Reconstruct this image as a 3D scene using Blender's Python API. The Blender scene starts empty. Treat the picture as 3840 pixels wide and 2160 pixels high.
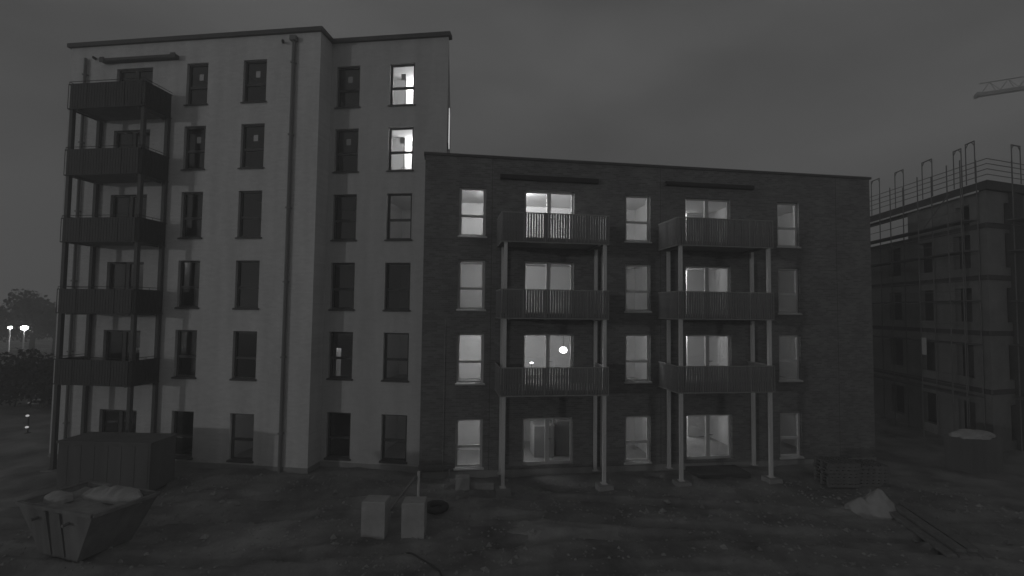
import bpy, math, random
from mathutils import Vector, noise, Matrix

random.seed(11)
scene = bpy.context.scene
R = math.radians

# ------------------------------------------------------------------ camera
cam_d = bpy.data.cameras.new("camera")
cam_d.sensor_width = 36.0
cam_d.lens = 1800.0 / 3840.0 * 36.0
cam_d.clip_start = 0.1
cam_d.clip_end = 2000.0
cam = bpy.data.objects.new("camera", cam_d)
scene.collection.objects.link(cam)
cam.matrix_world = (Matrix.Translation((0, 0, 6.5)) @ Matrix.Rotation(R(90 + 2.6545), 4, 'X')
                    @ Matrix.Rotation(R(0.70), 4, 'Z'))
scene.camera = cam

# ------------------------------------------------------------------ sky, sun, exposure
SUN_TRAVEL = Vector((0.775, 0.632, -0.075))
world = bpy.data.worlds.new("World")
scene.world = world
world.use_nodes = True
wn = world.node_tree
for n in list(wn.nodes):
    wn.nodes.remove(n)
w_out = wn.nodes.new('ShaderNodeOutputWorld')
w_bg = wn.nodes.new('ShaderNodeBackground')
w_sky = wn.nodes.new('ShaderNodeTexSky')
w_sky.sky_type = 'NISHITA'
w_sky.sun_disc = False
w_sky.sun_elevation = R(3.5)
w_sky.sun_rotation = math.atan2(-SUN_TRAVEL.x, -SUN_TRAVEL.y)
w_bw = wn.nodes.new('ShaderNodeRGBToBW')
w_tc = wn.nodes.new('ShaderNodeTexCoord')
w_map = wn.nodes.new('ShaderNodeMapping')
w_map.inputs['Scale'].default_value = (1.0, 1.0, 2.6)
w_map.inputs['Location'].default_value = (7, 2, 5)
w_nz = wn.nodes.new('ShaderNodeTexNoise')
w_nz.inputs['Scale'].default_value = 1.7
w_nz.inputs['Detail'].default_value = 4.0
w_nz.inputs['Roughness'].default_value = 0.5
w_rng = wn.nodes.new('ShaderNodeMapRange')          # low night cloud lit from the town below
w_rng.inputs['From Min'].default_value = 0.3
w_rng.inputs['From Max'].default_value = 0.7
w_rng.inputs['To Min'].default_value = 0.050
w_rng.inputs['To Max'].default_value = 0.110
w_ms = wn.nodes.new('ShaderNodeMath'); w_ms.operation = 'MULTIPLY'; w_ms.inputs[1].default_value = 0.004
w_add = wn.nodes.new('ShaderNodeMath'); w_add.operation = 'ADD'
wn.links.new(w_sky.outputs[0], w_bw.inputs[0])
wn.links.new(w_bw.outputs[0], w_ms.inputs[0])
wn.links.new(w_tc.outputs['Generated'], w_map.inputs[0])
wn.links.new(w_map.outputs[0], w_nz.inputs['Vector'])
wn.links.new(w_nz.outputs[0], w_rng.inputs['Value'])
wn.links.new(w_rng.outputs[0], w_add.inputs[0])
wn.links.new(w_ms.outputs[0], w_add.inputs[1])
wn.links.new(w_add.outputs[0], w_bg.inputs['Color'])
wn.links.new(w_bg.outputs[0], w_out.inputs['Surface'])
w_bg.inputs['Strength'].default_value = 1.0

sun_d = bpy.data.lights.new("sun", 'SUN')
sun_d.energy = 0.38
sun_d.angle = R(1.6)
sun = bpy.data.objects.new("sun", sun_d)
scene.collection.objects.link(sun)
sun.rotation_euler = SUN_TRAVEL.to_track_quat('-Z', 'Y').to_euler()
sun.location = (-30, -20, 20)

scene.view_settings.view_transform = 'Standard'
scene.view_settings.look = 'None'
scene.view_settings.exposure = -0.06
scene.view_settings.gamma = 1.0
scene.view_settings.use_curve_mapping = False
scene.render.filter_size = 2.2
scene.cycles.use_denoising = True
scene.cycles.max_bounces = 8
scene.cycles.volume_bounces = 2
scene.cycles.transparent_max_bounces = 12
scene.cycles.sample_clamp_indirect = 2.0


# ------------------------------------------------------------------ materials (the camera sees in monochrome: greys only)
def mat(name, v, rough=0.8, var=0.15, scale=3.0, bump=0.0, bscale=30.0, metal=0.0, brick=None, spec=0.3, streak=False):
    m = bpy.data.materials.new(name)
    m.use_nodes = True
    nt = m.node_tree
    b = nt.nodes['Principled BSDF']
    b.inputs['Roughness'].default_value = rough
    b.inputs['Metallic'].default_value = metal
    b.inputs['Specular IOR Level'].default_value = spec
    tc = nt.nodes.new('ShaderNodeTexCoord')
    nz = nt.nodes.new('ShaderNodeTexNoise')
    nz.inputs['Scale'].default_value = scale
    nz.inputs['Detail'].default_value = 6.0
    nz.inputs['Roughness'].default_value = 0.6
    if streak:
        mp = nt.nodes.new('ShaderNodeMapping')
        mp.inputs['Scale'].default_value = (1.0, 1.0, 0.12)
        nt.links.new(tc.outputs['Object'], mp.inputs[0])
        nt.links.new(mp.outputs[0], nz.inputs['Vector'])
    else:
        nt.links.new(tc.outputs['Object'], nz.inputs['Vector'])
    rg = nt.nodes.new('ShaderNodeMapRange')
    rg.inputs['From Min'].default_value = 0.25
    rg.inputs['From Max'].default_value = 0.75
    rg.inputs['To Min'].default_value = v * (1 - var)
    rg.inputs['To Max'].default_value = v * (1 + var)
    nt.links.new(nz.outputs[0], rg.inputs['Value'])
    last = rg.outputs[0]
    height = None
    if brick:
        sp = nt.nodes.new('ShaderNodeSeparateXYZ')
        cb = nt.nodes.new('ShaderNodeCombineXYZ')
        nt.links.new(tc.outputs['Object'], sp.inputs[0])
        nt.links.new(sp.outputs['X'], cb.inputs['X'])
        nt.links.new(sp.outputs['Z'], cb.inputs['Y'])
        bt = nt.nodes.new('ShaderNodeTexBrick')
        bt.inputs['Scale'].default_value = 1.0
        bt.inputs['Brick Width'].default_value = 0.25
        bt.inputs['Row Height'].default_value = 0.077
        bt.inputs['Mortar Size'].default_value = 0.006
        bt.inputs['Mortar Smooth'].default_value = 0.3
        lo, hi, mo = brick
        bt.inputs['Color1'].default_value = (lo, lo, lo, 1)
        bt.inputs['Color2'].default_value = (hi, hi, hi, 1)
        bt.inputs['Mortar'].default_value = (mo, mo, mo, 1)
        nt.links.new(cb.outputs[0], bt.inputs['Vector'])
        bw = nt.nodes.new('ShaderNodeRGBToBW')
        nt.links.new(bt.outputs['Color'], bw.inputs[0])
        mu = nt.nodes.new('ShaderNodeMath'); mu.operation = 'MULTIPLY'
        nt.links.new(last, mu.inputs[0]); nt.links.new(bw.outputs[0], mu.inputs[1])
        last = mu.outputs[0]
        height = bt.outputs['Fac']
    nt.links.new(last, b.inputs['Base Color'])
    if bump > 0:
        bp = nt.nodes.new('ShaderNodeBump')
        bp.inputs['Strength'].default_value = bump
        bp.inputs['Distance'].default_value = 0.02
        if height is not None:
            bp.invert = True
            nt.links.new(height, bp.inputs['Height'])
        else:
            n2 = nt.nodes.new('ShaderNodeTexNoise')
            n2.inputs['Scale'].default_value = bscale
            n2.inputs['Detail'].default_value = 6.0
            nt.links.new(tc.outputs['Object'], n2.inputs['Vector'])
            nt.links.new(n2.outputs[0], bp.inputs['Height'])
        nt.links.new(bp.outputs[0], b.inputs['Normal'])
    return m


def emit_mat(name, strength):
    m = bpy.data.materials.new(name)
    m.use_nodes = True
    nt = m.node_tree
    for n in list(nt.nodes):
        nt.nodes.remove(n)
    o = nt.nodes.new('ShaderNodeOutputMaterial')
    e = nt.nodes.new('ShaderNodeEmission')
    e.inputs['Color'].default_value = (1, 1, 1, 1)
    e.inputs['Strength'].default_value = strength
    nt.links.new(e.outputs[0], o.inputs['Surface'])
    return m


def glass_mat(name, tint=0.86, ior=1.95):
    m = bpy.data.materials.new(name)
    m.use_nodes = True
    nt = m.node_tree
    for n in list(nt.nodes):
        nt.nodes.remove(n)
    o = nt.nodes.new('ShaderNodeOutputMaterial')
    t = nt.nodes.new('ShaderNodeBsdfTransparent')
    t.inputs['Color'].default_value = (tint, tint, tint, 1)
    g = nt.nodes.new('ShaderNodeBsdfGlossy')
    g.inputs['Roughness'].default_value = 0.03
    g.inputs['Color'].default_value = (1, 1, 1, 1)
    tc = nt.nodes.new('ShaderNodeTexCoord')
    nz = nt.nodes.new('ShaderNodeTexNoise')          # slight waviness of float glass
    nz.inputs['Scale'].default_value = 1.3
    bp = nt.nodes.new('ShaderNodeBump')
    bp.inputs['Strength'].default_value = 0.04
    bp.inputs['Distance'].default_value = 0.05
    nt.links.new(tc.outputs['Object'], nz.inputs['Vector'])
    nt.links.new(nz.outputs[0], bp.inputs['Height'])
    nt.links.new(bp.outputs[0], g.inputs['Normal'])
    f = nt.nodes.new('ShaderNodeFresnel')
    f.inputs['IOR'].default_value = ior
    x = nt.nodes.new('ShaderNodeMixShader')
    nt.links.new(f.outputs[0], x.inputs[0])
    nt.links.new(t.outputs[0], x.inputs[1])
    nt.links.new(g.outputs[0], x.inputs[2])
    nt.links.new(x.outputs[0], o.inputs['Surface'])
    return m


M = dict(
    brick_pale=mat('pale_brick', 0.74, 0.9, 0.13, 1.6, 0.35, brick=(0.90, 1.0, 0.95), streak=True),
    brick_mid=mat('grey_render', 0.60, 0.9, 0.12, 1.6, 0.25, brick=(0.92, 1.0, 0.97), streak=True),
    brick_dark=mat('dark_brick', 0.215, 0.9, 0.2, 1.0, 0.5, brick=(0.72, 1.1, 1.15)),
    concrete=mat('concrete', 0.45, 0.9, 0.2, 2.5, 0.3, 18),
    plinth=mat('plinth_render', 0.33, 0.9, 0.2, 2.0, 0.2, 20, streak=True),
    cornice=mat('dark_metal_cap', 0.11, 0.6, 0.15, 3),
    frame_dark=mat('dark_window_frame', 0.09, 0.55, 0.1, 5),
    frame_pale=mat('pale_window_frame', 0.60, 0.5, 0.06, 5),
    slat_dark=mat('dark_slat_metal', 0.045, 0.55, 0.15, 4),
    slat_grey=mat('grey_slat_metal', 0.21, 0.5, 0.15, 4),
    rail_grey=mat('galvanised_rail', 0.34, 0.5, 0.15, 6),
    post_pale=mat('galvanised_post', 0.70, 0.55, 0.15, 6, streak=True),
    post_dark=mat('dark_post', 0.10, 0.6, 0.1, 6),
    slab=mat('balcony_concrete', 0.22, 0.9, 0.15, 2, 0.2, 15),
    plaster=mat('room_plaster', 0.72, 0.95, 0.04, 0.8, 0.05, 30),
    screed=mat('room_floor', 0.36, 0.9, 0.12, 2),
    paper=mat('white_paper', 0.62, 0.9, 0.05, 8),
    pipe=mat('downpipe_zinc', 0.22, 0.6, 0.15, 5, streak=True),
    pipe_pale=mat('downpipe_pale', 0.28, 0.6, 0.15, 5, streak=True),
    roof=mat('roof_gravel', 0.18, 0.95, 0.2, 4),
    mud=mat('mud', 0.22, 0.85, 0.62, 0.6, 0.9, 9, spec=0.35),
    mud_far=mat('earth', 0.11, 0.95, 0.3, 0.05),
    stone=mat('rubble_stone', 0.30, 0.95, 0.3, 4),
    steel_skip=mat('skip_steel', 0.21, 0.7, 0.35, 3, 0.2, 20, streak=True),
    sheet_pale=mat('pale_sheet', 0.42, 0.7, 0.18, 4, 0.2, 12),
    sand=mat('pale_sand', 0.40, 0.98, 0.12, 5, 0.4, 25),
    pale_grey=mat('pale_matt_grey', 0.31, 0.9, 0.25, 1.5, 0.5, 10),
    wood=mat('weathered_wood', 0.20, 0.9, 0.3, 6, 0.2, 25),
    wood_dark=mat('dark_wood', 0.16, 0.9, 0.3, 6, 0.2, 25),
    rubber=mat('rubber', 0.07, 0.8, 0.2, 6),
    c_wall=mat('raw_masonry', 0.24, 0.95, 0.22, 1.2, 0.3, 14),
    c_dark=mat('raw_concrete_dark', 0.08, 0.95, 0.25, 2),
    c_strip=mat('aluminium_strip', 0.75, 0.5, 0.1, 4),
    scaff=mat('scaffold_tube', 0.16, 0.5, 0.2, 6),
    deck=mat('scaffold_deck', 0.10, 0.9, 0.25, 4),
    crane=mat('crane_steel', 0.3, 0.6, 0.15, 3),
    leaf=mat('dark_leaf', 0.05, 0.8, 0.4, 1.5),
    bark=mat('bark', 0.05, 0.95, 0.3, 6),
    cabinet=mat('cabinet_front', 0.30, 0.5, 0.06, 3),
    cabinet_top=mat('cabinet_top', 0.55, 0.5, 0.06, 3),
    container=mat('container_paint', 0.14, 0.7, 0.25, 2, 0.1, 15, streak=True),
)
M['glass'] = glass_mat('window_glass')
M['bulb'] = emit_mat('lit_bulb', 9.0)
M['street_lamp'] = emit_mat('lit_street_lamp', 30.0)
M['marker'] = emit_mat('lit_marker', 0.5)
M['lit_glass'] = emit_mat('glowing_glass', 0.55)
M['fixture'] = emit_mat('lit_ceiling_fixture', 1.2)
# wet and drying patches of the mud: the gloss varies, not the light
mn = M['mud'].node_tree
mtc = mn.nodes.new('ShaderNodeTexCoord'); mno = mn.nodes.new('ShaderNodeTexNoise'); mno.inputs['Scale'].default_value = 0.32; mno.inputs['Detail'].default_value = 5.0
mrg = mn.nodes.new('ShaderNodeMapRange'); mrg.inputs['From Min'].default_value = 0.42; mrg.inputs['From Max'].default_value = 0.6
mrg.inputs['To Min'].default_value = 0.34; mrg.inputs['To Max'].default_value = 0.92
mn.links.new(mtc.outputs['Object'], mno.inputs['Vector']); mn.links.new(mno.outputs[0], mrg.inputs['Value']); mn.links.new(mrg.outputs[0], mn.nodes['Principled BSDF'].inputs['Roughness'])


# ------------------------------------------------------------------ helpers
def link(o, parent=None):
    scene.collection.objects.link(o)
    if parent is not None:
        o.parent = parent
    return o


def thing(name, label, cat, loc=(0, 0, 0), rz=0.0, group=None):
    o = bpy.data.objects.new(name, None)
    o.empty_display_size = 0.3
    link(o)
    o.location = loc
    o.rotation_euler = (0, 0, rz)
    return tag(o, label, cat, group)


def tag(o, label=None, cat=None, group=None, kind=None):
    if label: o['label'] = label
    if cat: o['category'] = cat
    if group: o['group'] = group
    if kind: o['kind'] = kind
    return o


class MB:
    def __init__(s):
        s.v = []; s.f = []

    def quad(s, a, b, c, d):
        i = len(s.v); s.v += [tuple(a), tuple(b), tuple(c), tuple(d)]; s.f.append((i, i + 1, i + 2, i + 3)); return s

    def hexa(s, p):   # p: 8 points, bottom ring 0-3, top ring 4-7
        i = len(s.v); s.v += [tuple(q) for q in p]
        s.f += [(i, i + 3, i + 2, i + 1), (i + 4, i + 5, i + 6, i + 7), (i, i + 1, i + 5, i + 4),
                (i + 1, i + 2, i + 6, i + 5), (i + 2, i + 3, i + 7, i + 6), (i + 3, i, i + 4, i + 7)]
        return s

    def box(s, x0, x1, y0, y1, z0, z1):
        return s.hexa([(x0, y0, z0), (x1, y0, z0), (x1, y1, z0), (x0, y1, z0),
                       (x0, y0, z1), (x1, y0, z1), (x1, y1, z1), (x0, y1, z1)])

    def tube(s, p0, p1, r0, r1=None, n=8):
        r1 = r0 if r1 is None else r1
        p0 = Vector(p0); p1 = Vector(p1)
        d = (p1 - p0).normalized()
        a = d.cross(Vector((0, 0, 1)) if abs(d.z) < 0.9 else Vector((1, 0, 0))).normalized()
        b = d.cross(a)
        i = len(s.v)
        for p, r in ((p0, r0), (p1, r1)):
            for k in range(n):
                t = 2 * math.pi * k / n
                s.v.append(tuple(p + a * math.cos(t) * r + b * math.sin(t) * r))
        for k in range(n):
            j = (k + 1) % n
            s.f.append((i + k, i + j, i + n + j, i + n + k))
        s.f.append(tuple(i + k for k in range(n))[::-1])
        s.f.append(tuple(i + n + k for k in range(n)))
        return s

    def bar(s, p0, p1, w, h):    # rectangular bar between two points, h vertical-ish
        p0 = Vector(p0); p1 = Vector(p1)
        d = (p1 - p0).normalized()
        up = Vector((0, 0, 1)) if abs(d.z) < 0.9 else Vector((0, 1, 0))
        a = d.cross(up).normalized() * w / 2
        b = d.cross(a).normalized() * h / 2
        return s.hexa([p0 - a - b, p0 + a - b, p0 + a + b, p0 - a + b, p1 - a - b, p1 + a - b, p1 + a + b, p1 - a + b])

    def mesh(s, name, m, smooth=False):
        me = bpy.data.meshes.new(name)
        me.from_pydata(s.v, [], s.f)
        me.materials.append(m)
        if smooth:
            me.polygons.foreach_set('use_smooth', [True] * len(me.polygons))
        me.update()
        return me

    def build(s, name, m, parent=None, smooth=False, loc=None):
        o = bpy.data.objects.new(name, s.mesh(name, m, smooth))
        if loc: o.location = loc
        return link(o, parent)


def inst(name, me, parent, loc=(0, 0, 0), rz=0.0):
    o = bpy.data.objects.new(name, me)
    o.location = loc
    o.rotation_euler = (0, 0, rz)
    return link(o, parent)


def pierced(mb, x0, x1, z0, z1, y, holes, reveal=0.0, flip=False):
    """a vertical sheet at depth y with rectangular holes, plus the reveals of the holes going inwards"""
    xs = sorted({x0, x1, *[min(max(h[i], x0), x1) for h in holes for i in (0, 1)]})
    zs = sorted({z0, z1, *[min(max(h[i], z0), z1) for h in holes for i in (2, 3)]})
    for a, b in zip(xs, xs[1:]):
        run = None
        for c, d in zip(zs, zs[1:]):
            mx, mz = (a + b) / 2, (c + d) / 2
            if any(h[0] < mx < h[1] and h[2] < mz < h[3] for h in holes):
                continue
            q = [(a, y, c), (b, y, c), (b, y, d), (a, y, d)]
            mb.quad(*(q[::-1] if flip else q))
    if reveal:
        for (a, b, c, d) in holes:
            e = y + reveal
            mb.quad((a, y, c), (a, e, c), (a, e, d), (a, y, d))
            mb.quad((b, e, c), (b, y, c), (b, y, d), (b, e, d))
            mb.quad((a, y, d), (a, e, d), (b, e, d), (b, y, d))
            mb.quad((a, e, c), (a, y, c), (b, y, c), (b, e, c))
    return mb


REV = 0.26


def window(parent, x0, x1, z0, z1, y, fm, transom=0.43, sticker=None, y_in=0.13):
    """two-light window: frame > panes, sill, sticker.  y is the plane of the wall"""
    f = MB(); t = 0.082 if fm is M['frame_pale'] else 0.07; a = y + y_in; b = a + 0.07
    zt = z0 + (z1 - z0) * transom
    g = 0.003
    f.box(x0 + g, x0 + t, a, b, z0 + g, z1 - g); f.box(x1 - t, x1 - g, a, b, z0 + g, z1 - g)
    f.box(x0 + t, x1 - t, a, b, z0 + g, z0 + t); f.box(x0 + t, x1 - t, a, b, z1 - t, z1 - g)
    f.box(x0 + t, x1 - t, a, b, zt - 0.05, zt + 0.05)
    # casement bead, slightly proud
    for (c, d) in ((z0 + t, zt - 0.05), (zt + 0.05, z1 - t)):
        e = 0.022
        f.box(x0 + t, x0 + t + e, a - 0.006, b, c, d); f.box(x1 - t - e, x1 - t, a - 0.006, b, c, d)
    w = f.build('window', fm, parent)
    for (c, d) in ((z0 + t, zt - 0.05), (zt + 0.05, z1 - t)):
        MB().quad((x0 + t, a + 0.04, c), (x1 - t, a + 0.04, c), (x1 - t, a + 0.04, d), (x0 + t, a + 0.04, d)).build('pane', M['glass'], w)
    s = MB()
    s.hexa([(x0 - 0.05, y - 0.06, z0 - 0.075), (x1 + 0.05, y - 0.06, z0 - 0.075), (x1 + 0.05, y - 0.002, z0 - 0.06), (x0 - 0.05, y - 0.002, z0 - 0.06),
            (x0 - 0.05, y - 0.06, z0 - 0.025), (x1 + 0.05, y - 0.06, z0 - 0.025), (x1 + 0.05, y - 0.002, z0 + 0.002), (x0 - 0.05, y - 0.002, z0 + 0.002)])
    s.box(x0 + 0.004, x1 - 0.004, y - 0.002, a, z0 + 0.002, z0 + 0.014)
    s.build('sill', fm, w)
    if sticker:
        sx, sz, sw, sh = sticker
        MB().box(sx - sw / 2, sx + sw / 2, a + 0.028, a + 0.036, sz - sh / 2, sz + sh / 2).build('paper_label', M['paper'], w)
    return w


def french_door(parent, x0, x1, z0, z1, y, fm):
    f = MB(); t = 0.08; a = y + 0.13; b = a + 0.07; xm = (x0 + x1) / 2; g = 0.003
    f.box(x0 + g, x0 + t, a, b, z0 + g, z1 - g); f.box(x1 - t, x1 - g, a, b, z0 + g, z1 - g)
    f.box(x0 + t, x1 - t, a, b, z0 + g, z0 + t + 0.03); f.box(x0 + t, x1 - t, a, b, z1 - t, z1 - g)
    f.box(xm - 0.085, xm + 0.085, a - 0.006, b, z0 + t + 0.03, z1 - t)
    w = f.build('balcony_door', fm, parent)
    for (c, d) in ((x0 + t, xm - 0.085), (xm + 0.085, x1 - t)):
        MB().quad((c, a + 0.04, z0 + t + 0.03), (d, a + 0.04, z0 + t + 0.03), (d, a + 0.04, z1 - t), (c, a + 0.04, z1 - t)).build('pane', M['glass'], w)
    h = MB(); h.box(xm + 0.05, xm + 0.075, a - 0.05, a - 0.007, z0 + 1.0, z0 + 1.03); h.box(xm + 0.05, xm + 0.19, a - 0.055, a - 0.035, z0 + 1.005, z0 + 1.025)
    h.build('handle', M['frame_dark'], w)
    return w


def lamp_in(parent, p, power, size=0.1):
    c = MB(); c.tube((0, 0, 0), (0, 0, 0.05), 0.11, 0.14, 14)
    o = c.build('ceiling_lamp', M['fixture'], parent, loc=p)
    l = bpy.data.lights.new('lamp_light', 'POINT')
    l.energy = power
    l.shadow_soft_size = size
    lo = bpy.data.objects.new('lamp_light', l)
    link(lo, o)
    lo.location = (0, 0, -0.12)
    return o


def room(parent, x0, x1, y, z0, z1, hole, depth=3.6, power=0.0, lamp=None, slot=None, slot_power=0.0):
    """plastered room behind the opening `hole`; slot=(xa, xb, head) is a doorway in the back wall to a brighter room"""
    r = MB(); yf = y + REV; yb = yf + depth
    pierced(r, x0, x1, z0, z1, yf, [hole], flip=True)
    holes = [(slot[0], slot[1], z0 - 0.01, slot[2])] if slot else []
    if slot and slot[2] >= z1: holes = [(slot[0], slot[1], z0 - 0.01, z1 + 0.01)]
    pierced(r, x0, x1, z0, z1, yb, holes)
    r.quad((x0, yf, z0), (x0, yb, z0), (x0, yb, z1), (x0, yf, z1))
    r.quad((x1, yb, z0), (x1, yf, z0), (x1, yf, z1), (x1, yb, z1))
    r.quad((x0, yf, z1), (x0, yb, z1), (x1, yb, z1), (x1, yf, z1))
    o = r.build('room', M['plaster'], parent)
    MB().quad((x0, yf, z0), (x1, yf, z0), (x1, yb, z0), (x0, yb, z0)).build('floor', M['screed'], o)
    if power:
        lx, ly = lamp if lamp else (x0 + 0.35, 0.5)
        lamp_in(parent, (lx, yf + ly, z1 - 0.06), power)
    if slot:
        a, b = slot[0] - 0.05, slot[1] + 0.05
        yc = yb + 1.6
        n = MB()
        n.quad((a, yb, z0), (a, yc, z0), (a, yc, z1), (a, yb, z1)); n.quad((b, yc, z0), (b, yb, z0), (b, yb, z1), (b, yc, z1))
        n.quad((a, yc, z0), (b, yc, z0), (b, yc, z1), (a, yc, z1)); n.quad((a, yb, z1), (a, yc, z1), (b, yc, z1), (b, yb, z1))
        n.quad((a, yb, z0), (b, yb, z0), (b, yc, z0), (a, yc, z0))
        n.build('room', M['plaster'], parent)
        lamp_in(parent, ((a + b) / 2, yb + 0.45, z1 - 0.06), slot_power)
    return o


def local_frame(d, yaw):
    a = R(yaw)
    return (-d * math.sin(a), d * math.cos(a), 0.0), a


# ------------------------------------------------------------------ ground
def gz(x, y):
    """height of the muddy site"""
    if y < 5 or y > 27 or x < -30 or x > 32:
        e = 0.0
    else:
        e = 1.0
    h = 0.0
    if e:
        p = Vector((x, y, 0.0))
        h = 0.10 * noise.noise(p * 0.35) + 0.08 * noise.noise(p * 0.9 + Vector((7, 3, 0))) + 0.05 * noise.noise(p * 2.3) + 0.025 * noise.noise(p * 5.1)
        for (c0, a, fq, ph) in ((12.6, 0.9, 0.22, 0.4), (15.6, 0.7, 0.17, 2.0)):    # wheel ruts
            yc = c0 + a * math.sin(x * fq + ph)
            for w in (-0.85, 0.85):
                dd = abs(y - yc - w)
                if dd < 0.6: h += -0.13 * math.exp(-(dd / 0.2) ** 2) + 0.045 * math.exp(-((dd - 0.36) / 0.12) ** 2)
        k = min(1, (27 - y) / 4, (y - 5) / 3, (x + 30) / 4, (32 - x) / 4)
        h *= max(0, k)
    return h


gx = [-145, -130, -115, -100, -70, -50, -40, -35] + [-30 + 0.3 * i for i in range(44)] + [-16.8 + 0.15 * i for i in range(241)] + [19.5 + 0.3 * i for i in range(43)] + [33, 38, 45, 60, 80, 100, 120, 145]
gy = [-60, -30, -10, 0] + [5 + 0.3 * i for i in range(16)] + [9.8 + 0.13 * i for i in range(81)] + [20.6 + 0.3 * i for i in range(22)] + [28, 32, 38, 45, 60, 80, 100, 125, 150, 185]
gv = [(x, y, gz(x, y)) for y in gy for x in gx]
nx = len(gx)
gf = [(j * nx + i, j * nx + i + 1, (j + 1) * nx + i + 1, (j + 1) * nx + i) for j in range(len(gy) - 1) for i in range(nx - 1)]
gm = MB(); gm.v = gv; gm.f = gf
ground = gm.build('ground', M['mud'], None, True)
ground['kind'] = 'structure'

# ------------------------------------------------------------------ tall building (pale brick block with recessed bay)
AL, AYAW = local_frame(17.97, -7.42)
A = thing('apartment_building', 'tall pale brick apartment block of six storeys with dark flat roof edge', 'building', AL, AYAW)
A_ROWS = [(0.36, 2.21), (3.60, 5.52), (6.46, 8.40), (9.36, 11.28), (12.25, 14.08), (15.02, 16.79)]
A_TOP = 17.80
A1_L, A1_R = -22.05, -10.35
A_DOOR = (-19.72, -17.98)
A1C = [(-16.36, -15.37), (-13.75, -12.70)]
A2C = [(-10.10, -9.06), (-7.74, -6.66)]
A2Y, A2R = 0.92, -5.23
holes1 = [(c0, c1, z0, z1) for (c0, c1) in A1C for (z0, z1) in A_ROWS]
d_holes = []
for i, (z0, z1) in enumerate(A_ROWS):
    d_holes.append((A_DOOR[0], A_DOOR[1], z0 - 0.22 if i else 0.25, z1 - 0.06))
pierced_wall = pierced(MB(), A1_L, A1_R, -0.6, A_TOP, 0.0, holes1 + d_holes, REV)
pierced_wall.quad((A1_R, 0, -0.6), (A1_R, A2Y, -0.6), (A1_R, A2Y, A_TOP), (A1_R, 0, A_TOP))
pierced_wall.quad((A1_L, 9, -0.6), (A1_L, 0, -0.6), (A1_L, 0, A_TOP), (A1_L, 9, A_TOP))
pierced_wall.build('wall', M['brick_pale'], A)
holes2 = [(c0, c1, z0, z1) for (c0, c1) in A2C for (z0, z1) in A_ROWS]
pierced(MB(), A1_R, A2R, -0.6, A_TOP, A2Y, holes2, REV).build('wall', M['brick_mid'], A)
# flank wall: meets the front at an oblique angle and has one tall lit window near the corner
sd = Vector((-0.245, 0.97))
sx, sy = A2R, A2Y


def flank(s, off=0.0):
    return (sx + sd.x * s + off * sd.y, sy + sd.y * s - off * sd.x)


fl = MB()
for (s0, s1, z0, z1) in ((0, 9, -0.6, 12.0), (0, 0.35, 12.0, A_TOP), (0.35, 1.5, 12.0, 13.48), (0.35, 1.5, 15.05, A_TOP), (1.5, 9, 12.0, A_TOP)):
    a = flank(s0); b = flank(s1)
    fl.quad((a[0], a[1], z0), (b[0], b[1], z0), (b[0], b[1], z1), (a[0], a[1], z1))
fl.build('wall', M['brick_mid'], A)
# roof cap
c = MB()
c.box(A1_L - 0.10, A1_R + 0.10, -0.12, 0.25, A_TOP, A_TOP + 0.17)
c.hexa([(A1_R - 0.25, 0.25, A_TOP), (A1_R + 0.10, 0.25, A_TOP), (A1_R + 0.10, A2Y - 0.12, A_TOP), (A1_R - 0.25, A2Y - 0.12, A_TOP),
        (A1_R - 0.25, 0.25, A_TOP + 0.17), (A1_R + 0.10, 0.25, A_TOP + 0.17), (A1_R + 0.10, A2Y - 0.12, A_TOP + 0.17), (A1_R - 0.25, A2Y - 0.12, A_TOP + 0.17)])
c.box(A1_R - 0.25, A2R + 0.08, A2Y - 0.12, A2Y + 0.25, A_TOP, A_TOP + 0.17)
c.build('roof_edge', M['cornice'], A)
f9 = flank(9)
MB().quad((A1_L, 0.1, A_TOP + 0.03), (A1_R, 0.1, A_TOP + 0.03), (f9[0], f9[1], A_TOP + 0.03), (A1_L, 9, A_TOP + 0.03)).build('roof', M['roof'], A)
MB().quad((f9[0], f9[1], -0.6), (A1_L, 9, -0.6), (A1_L, 9, A_TOP), (f9[0], f9[1], A_TOP)).build('wall', M['brick_mid'], A)
p = MB()
p.box(A1_L - 0.02, A1_R + 0.02, -0.03, -0.002, -0.6, 0.20)
p.box(A1_R + 0.002, A1_R + 0.02, -0.002, A2Y - 0.03, -0.6, 0.20)
p.box(A1_R + 0.02, A2R, A2Y - 0.03, A2Y - 0.002, -0.6, 0.20)
p.build('plinth', M['plinth'], A)

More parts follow.
